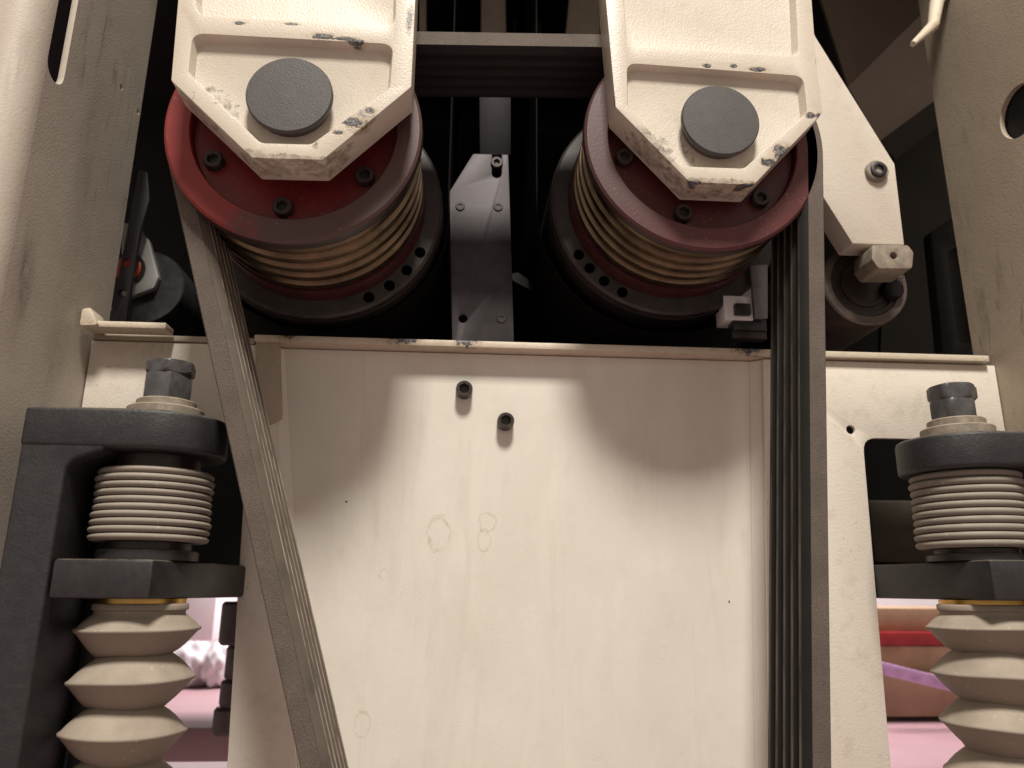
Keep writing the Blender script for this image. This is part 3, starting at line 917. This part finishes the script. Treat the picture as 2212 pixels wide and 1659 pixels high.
# ------------------------------------------------------------------ switch block beside the right belt run
YW = 0.80
sw = thing('limit_switch', P(1610, 720, YW), 'small white and grey switch block tucked left of the right belt run', 'switch')
m_white = plain('white_plastic', (0.80, 0.78, 0.76), 0.4, 0, 0.1, 60)
m_grey = plain('grey_zinc', (0.20, 0.195, 0.20), 0.4, 0.3, 0.2, 60)
def pbox(px0, px1, py0, py1, y0, y1, bev=0.001):
    a = xz(px0, py1, y0); c = xz(px1, py0, y0)
    return box(a[0], c[0], y0, y1, a[1], c[1], bev)
obj('switch_body', pbox(1566, 1624, 640, 690, YW, YW + 0.03), m_white, sw)
obj('switch_cover', pbox(1578, 1622, 612, 638, YW + 0.006, YW + 0.03), m_white, sw)
obj('roller_tip', pbox(1590, 1622, 655, 678, YW - 0.008, YW - 0.0005), m_black2, sw)
obj('lever_plate', prism(poly([(1618, 576), (1656, 574), (1656, 690), (1630, 690)], YW - 0.002), YW - 0.006, YW - 0.001, 'Y', 0.001), m_grey, sw)
obj('foot_bar', pbox(1582, 1656, 713, 730, YW + 0.005, YW + 0.02), m_flange, sw)
obj('switch_base', pbox(1585, 1656, 691, 712, YW + 0.002, YW + 0.02), m_black2, sw)

# ------------------------------------------------------------------ strip and roller at the left, behind the column
YK = 0.985
ks = poly([(300, 366), (318, 372), (322, 430), (302, 500), (270, 700), (236, 700)], YK)
kb = cut(prism(ks, YK, YK + 0.006, 'Y'), [prism(circle(*xz(273, 567, YK), 0.0062, 18), YK - 0.01, YK + 0.02, 'Y'), prism(circle(*xz(264, 634, YK), 0.0062, 18), YK - 0.01, YK + 0.02, 'Y')], 0.001)
tag(obj('slotted_strip', kb, plain('blue_grey_iron', (0.05, 0.05, 0.056), 0.45), None, P(250, 700, YK)), 'dark metal strip with two holes beside the left column', 'metal strip')
YQ = 1.02
rc2 = xz(283, 585, YQ)
lr = thing('tracking_roller', (rc2[0], YQ, rc2[1] - 0.05), 'dark roller with pale collar and orange core behind the left column', 'roller')
col_ = obj('collar', prism(round_poly(poly([(262, 480), (297, 482), (322, 520), (342, 598), (332, 622), (282, 640), (262, 640)], YQ), 0.006), YQ, YQ + 0.012, 'Y', 0.002), plain('pale_paint', (0.30, 0.29, 0.28), 0.4, 0, 0.15), lr)
obj('orange_core', lathe([(0.018, YQ - 0.0005), (0.018, YQ - 0.004), (0.016, YQ - 0.005), (0, YQ - 0.005)], xz(278, 582, YQ), 'Y', 36), plain('orange_paint', (0.40, 0.05, 0.018), 0.4, 0, 0.15), col_)
obj('core_ring', lathe([(0.023, YQ - 0.0005), (0.023, YQ - 0.003), (0.0185, YQ - 0.003), (0.0185, YQ - 0.0005)], xz(278, 582, YQ), 'Y', 36), m_flange, col_)
obj('roller_body', lathe([(0, YQ + 0.0125), (0.052, YQ + 0.0125), (0.054, YQ + 0.016), (0.054, 1.5), (0, 1.5)], xz(305, 612, YQ), 'Y', 48), plain('glossy_roller', (0.05, 0.05, 0.05), 0.28, 0.4, 0.3), lr)

# ------------------------------------------------------------------ screw jacks: bracket, nuts, bellows
SX = {'L': -0.2880 * KS, 'R': 0.524 * KS}
SY = 0.76 * KS
def zof(px, py, Y=SY):
    return P(px, py, Y).z

def jack(side):
    s = -1 if side == 'L' else 1           # towards the column
    ax, wall = SX[side], (XL if side == 'L' else XR)
    where = 'left' if side == 'L' else 'right'
    pxc = 325 if side == 'L' else 2088
    # --- black frame
    rl = 0.0570
    yf = SY - rl
    if side == 'L':
        zt, zb = P(200, 878, yf).z, P(250, 966, yf).z
    else:
        zt, zb = P(2060, 926, yf).z, P(2060, 1004, yf).z
    fr = thing('jack_bracket', (wall, SY, zb - 0.3), 'black cast iron bracket around the %s screw jack' % where, 'bracket', 'black jack brackets')
    ow = wall - s * 0.0015
    if side == 'L':
        ow = P(55, 872, yf).x
    plan = [(ow, yf), (ax, yf)]
    for i in range(1, 16):
        a = -math.pi / 2 - s * math.pi * i / 16 if False else None
        t = math.pi * i / 16
        plan.append((ax - s * rl * math.sin(t), SY - rl * math.cos(t)))
    plan += [(ax, SY + rl), (ow, SY + rl)]
    obj('spindle_lug', prism(plan, zb, zt, 'Z', 0.004, 3), m_black, fr)
    if side == 'L':
        xi = P(140, 1000, yf).x
        leg = round_poly([(ow + 0.001, zb + 0.004), (xi + 0.03, zb + 0.004), (xi + 0.028, zb - 0.002), (xi, zb - 0.012), (xi, -0.55), (ow + 0.001, -0.55)], [0, 0, 0.004, 0.014, 0, 0])
        obj('upright', prism(leg, yf + 0.0012, SY + 0.02, 'Y', 0.003, 3), m_black, fr)
        obj('web_rib', box(xi - 0.004, xi + 0.012, SY + 0.021, SY + 0.05, -0.55, zb - 0.001, 0.002), m_black2, fr)
    else:
        obj('upright', box(ax + 0.085, wall - 0.0015, SY - 0.03, SY + rl - 0.004, -0.55, zb - 0.0005, 0.003), m_black, fr)
    # --- spindle with nuts
    pn = (362, 2058)[side == 'R']
    def zz(yL, yR):
        return zof(pn, yL if side == 'L' else yR)
    sp = thing('jack_spindle', (ax, SY, zt), ('pair of dark hex nuts on pale washers topping the %s bracket' % where), 'nuts', 'jack spindles with lock nuts')
    z_n2t, z_n2b, z_n1b = zz(786, 836), zz(813, 868), zz(868, 908)
    rn = 0.0226 if side == 'L' else 0.0224
    obj('lock_nut', hex_nut(rn, z_n2b + 0.0004, z_n2t, (ax, SY), R(8)), m_nut, sp)
    obj('nut', hex_nut(rn, z_n1b, z_n2b, (ax - 0.001, SY), R(24)), m_nut, sp)
    obj('stud_end', lathe([(0.0105, z_n2t - 0.002), (0.0105, z_n2t + 0.002), (0.009, z_n2t + 0.0032), (0, z_n2t + 0.0034)], (ax, SY), 'Z', 32), m_washer, sp)
    w1 = z_n1b - 0.0003
    wm = w1 - (w1 - zt) * 0.40
    obj('washer', lathe([(0.012, w1), (0.0245, w1), (0.026, w1 - 0.0012), (0.026, wm + 0.0003), (0.012, wm + 0.0003)], (ax, SY), 'Z', 48), m_washer, sp)
    obj('washer', lathe([(0.012, wm), (0.0315, wm), (0.033, wm - 0.0012), (0.033, zt + 0.0004), (0.012, zt + 0.0004)], (ax, SY), 'Z', 48), m_washer, sp)
    # --- compressed bellows
    ft = SY - 0.0475
    zr1 = P(pxc, (1004 if side == 'L' else 1009), ft).z
    zr0 = P(pxc - (10 if side == 'L' else -20), (1166 if side == 'L' else 1180), ft).z
    cb = thing('compressed_bellows', (ax, SY, zr0), 'stack of squeezed grey rubber rings under the top of the %s bracket' % where, 'bellows', 'compressed grey bellows')
    N = 10
    p = (zr1 - zr0) / N
    prof = []
    for i in range(13):
        a = -math.pi / 2 + math.pi * i / 12
        prof.append((0.0418 + 0.0072 * max(0.0, math.cos(a)) ** 0.6, math.sin(a) * p * 0.497))
    prof = [(0.032, -p * 0.40)] + prof + [(0.032, p * 0.40)]
    me = to_mesh('fold', lathe(prof, (0, 0), 'Z', 72), m_ring)
    for k in range(N):
        o = inst('fold', me, (ax + random.uniform(-.0006, .0006), SY, zr0 + p * (k + 0.5)), cb)
        f = 1.0 + 0.012 * math.sin(k * 0.9) - (0.03 if k == N - 1 else 0)
        o.scale = (f, f, 1)
    obj('neck', lathe([(0.0352, zr1 - 0.004), (0.0352, zb - 0.0005)], (ax, SY), 'Z', 48), m_flange, cb)
    # --- lower lug
    zl1 = P(pxc - 15, 1208, SY - 0.0555).z
    zl0 = P(pxc - 20, (1294 if side == 'L' else 1290), SY - 0.0555).z
    if zl0 > -0.006:
        zl0 = -0.006
    lug = thing('lift_lug', (ax, SY, zl0), 'thick black iron lug between the two bellows on the %s' % where, 'lug', 'black lift lugs')
    fy = SY - 0.0555
    xo = ax + s * 0.0520
    xin = ax - s * 0.026
    if side == 'L':
        q1, q2 = P(478, 1240, 0.765), P(548, 1240, 0.83)
    else:
        q1, q2 = P(1905, 1240, 0.80), P(1868, 1240, 0.83)
    plan = [(xo, fy), (xin, fy), (q1.x, q1.y), (q2.x, q2.y), (q2.x, 0.90), (xo, 0.90)]
    obj('lug_block', prism(plan, zl0, zl1, 'Z', 0.003, 2), m_black2, lug)
    zc = zl1 + (zr0 - zl1) * 0.55
    obj('collar', lathe([(0.02, zc), (0.0405, zc), (0.0417, zc - 0.001), (0.0417, zl1 + 0.0004), (0.02, zl1 + 0.0004)], (ax, SY), 'Z', 64), m_black2, lug)
    obj('seal_ring', lathe([(0.0355, zr0 - 0.0005), (0.0355, zc + 0.0004)], (ax, SY), 'Z', 48), m_flange, lug)
    obj('brass_ring', lathe([(0.026, zl0 - 0.0002), (0.0362, zl0 - 0.0002), (0.0362, zl0 - 0.004), (0.026, zl0 - 0.004)], (ax, SY), 'Z', 48), m_brass, lug)
    # --- lower bellows
    zt2 = zl0 - 0.0042
    prof = [(0.026, zt2), (0.0370, zt2), (0.0382, zt2 - 0.001), (0.0382, zt2 - 0.005), (0.0362, zt2 - 0.006), (0.0362, zt2 - 0.009)]
    z = zt2 - 0.009
    pitch = 0.0408
    rt, rw = 0.0498, 0.0290
    first = True
    zend = -0.50
    while z > zend:
        top = z
        h = pitch * (0.82 if first else 1.0)
        tip = top - h * (0.36 if first else 0.47)
        r0 = 0.0362 if first else rw
        def pt(rs, za, f, e):            # bulging flank from the waist to the tip
            return (rs + (rt - 0.0012 - rs) * f, za + (tip - za) * e)
        for f, e in ((0.24, 0.16), (0.50, 0.38), (0.75, 0.64), (0.92, 0.85)):
            prof.append(pt(r0, top, f, e))
        prof += [(rt - 0.0004, tip + 0.0012), (rt, tip), (rt - 0.0004, tip - 0.0012)]
        bot = top - h
        for f, e in ((0.92, 0.88), (0.74, 0.68), (0.50, 0.42), (0.24, 0.18)):
            prof.append(pt(rw, bot, f, e))
        prof.append((rw, bot))
        z = bot
        first = False
    bb = lathe(prof, (ax, SY), 'Z', 96)
    ph = 0.7 if side == 'L' else 2.9
    for v in bb.verts:                   # hangs unevenly
        if v.co.z < zt2 - 0.010:
            dx, dy = v.co.x - ax, v.co.y - SY
            th = math.atan2(dy, dx)
            f = int((zt2 - v.co.z) / pitch)
            g = min(1.0, (zt2 - 0.010 - v.co.z) / 0.03)
            k = 1 + g * (0.012 * math.sin(2 * th + f * 1.7 + ph) + 0.006 * math.sin(5 * th + f * 2.3))
            v.co.x, v.co.y = ax + dx * k + g * 0.0012 * math.sin(f * 2.1 + ph), SY + dy * k
            v.co.z += g * (0.0016 * math.sin(th + f * 1.3 + ph) + 0.0006 * math.sin(3 * th + f))
    bl = tag(obj('rubber_bellows', bb, m_boot, None, (ax, SY, zend), ang=60), 'dusty beige rubber bellows hanging below the %s black lug' % where, 'bellows', 'beige rubber bellows')
    obj('mould_seam', box(ax - 0.0004, ax + 0.0004, SY - 0.0385, SY - 0.0375, zt2 - 0.005, zt2 - 0.001), m_boot, bl)

jack('L')
jack('R')

# olive housing and pale pipe visible through the right cutout
oh = pbox(1893, 2040, 1082, 1215, 0.945, 1.05, 0.003)
tag(obj('motor_box', oh, plain('olive_paint', (0.075, 0.062, 0.042), 0.5, 0, 0.3, 20), None, P(1950, 1210, 0.95)), 'olive brown box seen through the cutout behind the right jack', 'box')
tag(obj('pale_hose', tube([P(1886, 1118, 1.06), P(1890, 1150, 1.06), P(1906, 1196, 1.06), P(1915, 1225, 1.06)], 0.010, 12), plain('pale_hose', (0.35, 0.33, 0.30), 0.5), None, P(1915, 1225, 1.06)), 'pale curved hose left of the olive box in the right cutout', 'hose')

# ------------------------------------------------------------------ room things behind, seen through the gaps below
m_wood = plain('raw_wood', (0.46, 0.31, 0.19), 0.6, 0, 0.25, 8, 0.2, 60)
m_wood2 = plain('wood_end', (0.36, 0.23, 0.14), 0.6, 0, 0.25, 8, 0.2, 60)
YBK = 2.0
zt = P(1980, 1560, YBK).z
tt = thing('bench_table', (1.3, 2.3, -1.0), 'pinkish work table top seen through the right gap behind the bellows', 'table')
m_pink = plain('pink_laminate', (0.42, 0.275, 0.295), 0.4, 0, 0.08, 6, 0.05)
obj('table_top', box(0.75, 2.4, 1.45, 3.0, zt - 0.05, zt, 0.004), m_pink, tt)
for x, y in ((0.8, 1.52), (2.3, 1.52), (0.8, 2.9), (2.3, 2.9)):
    obj('leg', box(x, x + 0.06, y, y + 0.06, -1.0, zt - 0.0505, 0.003), m_wood2, tt)
def board(px0, py0, py1, Y, m, name, lab, cat, tilt=0.0, depth=0.3, z0=None):
    a, c = P(px0, py1, Y), P(px0, py0, Y)
    x0, x1 = a.x, a.x + 0.9
    bm = box(x0, x1, Y, Y + depth, a.z, c.z, 0.003)
    if tilt:
        bmesh.ops.rotate(bm, cent=(x0, Y, a.z), matrix=Matrix.Rotation(tilt, 3, 'Y'), verts=bm.verts[:])
    return tag(obj(name, bm, m, None, a), lab, cat, 'boards stacked on the bench')
board(1850, 1456, 1549, YBK, m_wood2, 'wood_board', 'thick brown board lying at the bottom of the pile on the bench', 'board')
board(1850, 1395, 1455, YBK + 0.05, m_wood, 'wood_board', 'brown board under the red strip in the right gap', 'board')
board(1850, 1365, 1394, YBK + 0.03, plain('red_strip', (0.40, 0.03, 0.03), 0.45), 'red_lath', 'bright red strip lying between brown boards in the right gap', 'strip')
board(1850, 1313, 1364, YBK + 0.06, m_wood, 'wood_board', 'topmost brown board of the pile in the right gap', 'board')
board(1850, 1416, 1443, YBK - 0.10, plain('lilac_strip', (0.72, 0.45, 0.78), 0.4), 'lilac_lath', 'slanted bright lilac strip leaning across the pile in the right gap', 'strip', tilt=R(13), depth=0.02)

def lump(name, c, rx, ry, rz, m, lab, cat, seed, group=None):
    bm = bmesh.new()
    bmesh.ops.create_icosphere(bm, subdivisions=4, radius=1.0)
    rnd = random.Random(seed)
    dirs = [(Vector((rnd.gauss(0, 1), rnd.gauss(0, 1), rnd.gauss(0, 1))).normalized(), rnd.uniform(3, 8), rnd.uniform(0, 6)) for _ in range(9)]
    for v in bm.verts:
        d = 1 + 0.06 * sum(abs(math.sin(v.co.dot(q) * f + ph)) - 0.6 for q, f, ph in dirs)
        v.co = Vector(c) + Vector((v.co.x * rx * d, v.co.y * ry * d, max(v.co.z, -0.8) * rz * d))
    return tag(obj(name, bm, m, None, (c[0], c[1], c[2] - rz * 0.8), ang=60), lab, cat, group)
m_bag = plain('white_plastic_film', (0.85, 0.82, 0.84), 0.35, 0, 0.05, 20, 0.3, 40)
YG = 1.9
k = YG / F
zshelf = P(440, 1482, YG).z
lt = thing('low_table', (-0.55, 2.2, -1.0), 'pink table top seen through the left gap behind the bellows', 'table')
obj('table_top', box(-1.6, -0.2, 1.35, 2.7, zshelf - 0.05, zshelf, 0.004), m_pink, lt)
for x, y in ((-1.55, 1.42), (-0.3, 1.42), (-1.55, 2.6), (-0.3, 2.6)):
    obj('leg', box(x, x + 0.06, y, y + 0.06, -1.0, zshelf - 0.0505, 0.003), m_wood2, lt)
for px, rx, sd, lab in ((418, 38, 3, 'crumpled white plastic bag left of its twin in the left gap'), (476, 34, 5, 'crumpled white plastic bag right of its twin in the left gap')):
    c = P(px, 1442, YG)
    lump('plastic_bag', (c.x, c.y, zshelf + 0.8 * 46 * k), rx * k, 0.06, 46 * k, m_bag, lab, 'bag', sd, 'white bags on the pink table')
cw = pbox(380, 470, 1270, 1384, 2.3, 2.5, 0.004)
tag(obj('white_box', cw, m_bag, None, P(420, 1384, 2.3)), 'white box standing behind the plastic bags in the left gap', 'box')
YV = 1.25
gv = thing('grey_fitting', P(505, 1595, YV), 'grey metal stepped fitting hanging beside the panel edge in the left gap', 'fitting')
m_fit = plain('grey_fitting_metal', (0.12, 0.10, 0.105), 0.5, 0.2, 0.3, 40)
for (x0, x1, y0, y1) in ((462, 540, 1300, 1395), (476, 540, 1396, 1470), (464, 530, 1471, 1530), (448, 520, 1531, 1592)):
    a, c = xz(x0, y1, YV), xz(x1, y0, YV)
    cx, r = (a[0] + c[0]) / 2, (c[0] - a[0]) / 2
    obj('section', lathe([(0, a[1]), (r * 0.85, a[1]), (r, a[1] + r * 0.2), (r, c[1] - r * 0.2), (r * 0.85, c[1]), (0, c[1])], (cx, YV + r), 'Z', 32), m_fit, gv)
